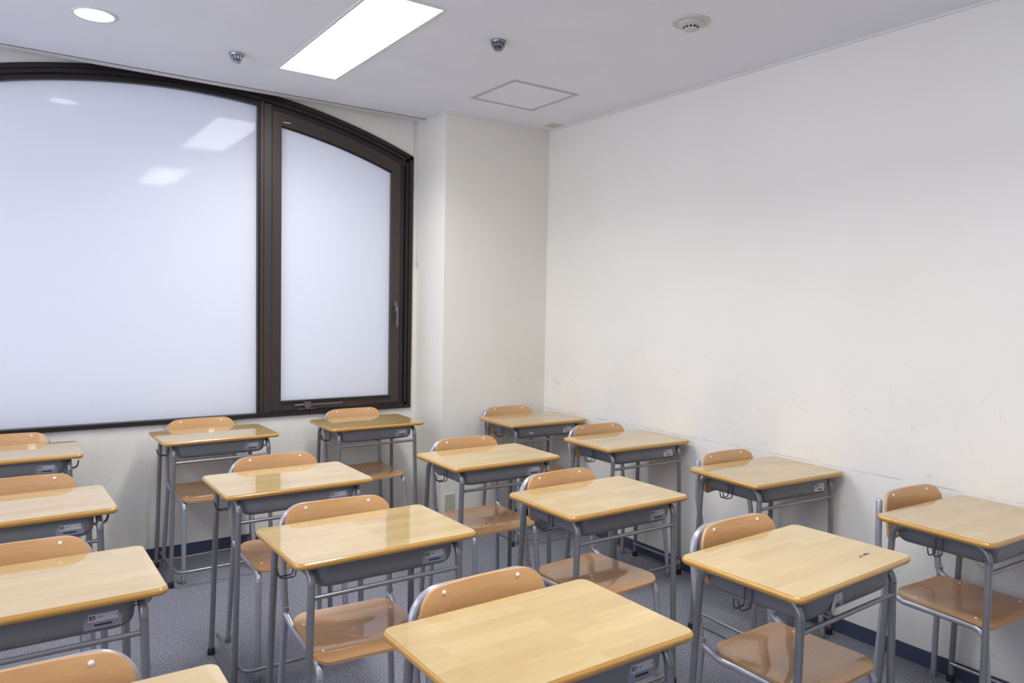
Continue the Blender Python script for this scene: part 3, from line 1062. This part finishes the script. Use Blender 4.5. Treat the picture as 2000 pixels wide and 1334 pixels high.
DESK_L = {
 1: 'large foreground wooden school desk cut off by the bottom edge',
 2: 'wooden school desk with a dark scratch on its top and a torn label, front right',
 3: 'wooden school desk just behind the right corner of the large foreground desk',
 4: 'wooden school desk by the right wall, second from the front there',
 5: 'wooden school desk cut off by the right edge of the photo, against the right wall',
 6: 'wooden school desk by the right wall, third from the front there',
 7: 'wooden school desk in the far corner with an extra white sticker on its tray',
 8: 'wooden school desk in front of the pillar and its low wall plate',
 9: 'wooden school desk under the narrow window pane, beside the pillar',
 10: 'lone wooden school desk under the wide window pane, casting a shadow on the wall',
 11: 'wooden school desk just in front of the lone desk under the wide pane',
 12: 'wooden school desk in the middle of the room, left of and behind the foreground desk',
 13: 'farthest wooden school desk cut off by the left edge of the photo, nearest the window',
 14: 'second farthest wooden school desk cut off by the left edge of the photo',
 15: 'third farthest wooden school desk cut off by the left edge of the photo',
 16: 'wooden school desk of which only a pale far corner shows at the bottom left',
}
CHAIR_L = {k: None for k in DESK_L}
CHAIR_L.update({
 1: 'plywood school chair pushed in behind the large foreground desk',
 2: 'plywood school chair tucked under the scratched desk with the torn label',
 3: 'plywood school chair at the desk behind the foreground desk, seat showing dark reflections',
 4: 'plywood school chair by the right wall at the second desk from the front there',
 5: 'plywood school chair at the desk cut off by the right edge of the photo',
 6: 'plywood school chair by the right wall at the third desk from the front there',
 7: 'plywood school chair in the far corner against the pillar',
 8: 'plywood school chair at the desk in front of the low wall plate',
 9: 'plywood school chair under the narrow window pane with its stay arm',
 10: 'plywood school chair at the lone desk under the wide window pane',
 11: 'plywood school chair just in front of the lone desk under the wide pane',
 12: 'plywood school chair at the middle desk left of the foreground desk, seat in view',
 13: 'farthest plywood school chair cut off by the left edge, just below the window frame',
 14: 'second farthest plywood school chair cut off by the left edge of the photo',
 15: 'third farthest plywood school chair cut off by the left edge of the photo',
 16: 'nearest plywood school chair at the bottom left corner of the photo',
})
desk0 = make_desk()
chair0 = make_chair()
white_label = None
me_variants = {}
def label_mesh(kind, **k):
    key = (kind, tuple(k.items()))
    if key not in me_variants:
        o = obj('size_label', label_bm(kind, **k), [M_LABELG, M_LABELW, M_INK, M_INKG], smooth=False)
        me_variants[key] = o.data
        bpy.data.objects.remove(o)
    return me_variants[key]

for i, k in enumerate(D):
    x, y, a, cx, cy, ca, lab = D[k]
    d = desk0 if i == 0 else dup(desk0)
    d.location = (x, y, 0)
    d.rotation_euler = (0, 0, a)
    tag(d, DESK_L[k], 'desk', 'school desks in rows')
    if k == 4:
        c = chairB = make_chair(True)
    elif k == 5:
        c = dup(chairB)
    else:
        c = chair0 if i == 0 else dup(chair0)
    # the backrest middle is 0.25 m behind the chair's own centre
    bx, by = x + cx, y + cy
    c.location = (bx + sin(ca) * 0.25, by - cos(ca) * 0.25, 0)
    c.rotation_euler = (0, 0, ca)
    tag(c, CHAIR_L[k], 'chair', 'plywood school chairs behind the desks')
    tray = [o for o in d.children if o.name.startswith('storage_tray')][0]
    lb = [o for o in tray.children if o.name.startswith('size_label')][0]
    if lab == 9:
        bpy.data.objects.remove(lb)
    elif lab == 1:
        lb.data = label_mesh(1)
        lb['label'] = 'white paper size label'
    elif lab == 2:
        lb.data = label_mesh(2, cx=-0.085, cz=0.698)
        lb['label'] = 'torn curling size label'
    if k == 7:
        bm = bm_box(-0.150, -0.118, TRAYF - 0.0005, TRAYF + 0.004, 0.692, 0.702)
        s = obj('sticker', bm, M_LABELW, tray, smooth=False)
    if k == 2:
        bm = bmesh.new()
        rnd = random.Random(5)
        for j in range(5):
            px, py = 0.150 + j * 0.013, -0.115 + rnd.uniform(-0.006, 0.006)
            L = []
            for q in range(9):
                ang = 2 * pi * q / 9
                rr = rnd.uniform(0.003, 0.007) * (1.2 if j == 3 else 0.7)
                L.append((px + rr * 1.7 * cos(ang), py + rr * 0.8 * sin(ang)))
            loft(bm, [[(p, q, DZ - 0.0002) for p, q in L], [(p, q, DZ + 0.0003) for p, q in L]])
        top = [o for o in d.children if o.name.startswith('tabletop')][0]
        s = obj('scorch_mark', bm, simple('burnt_wood', (0.09, 0.035, 0.02), 0.6), top, smooth=False)
        s['label'] = 'dark gouged scorch mark'
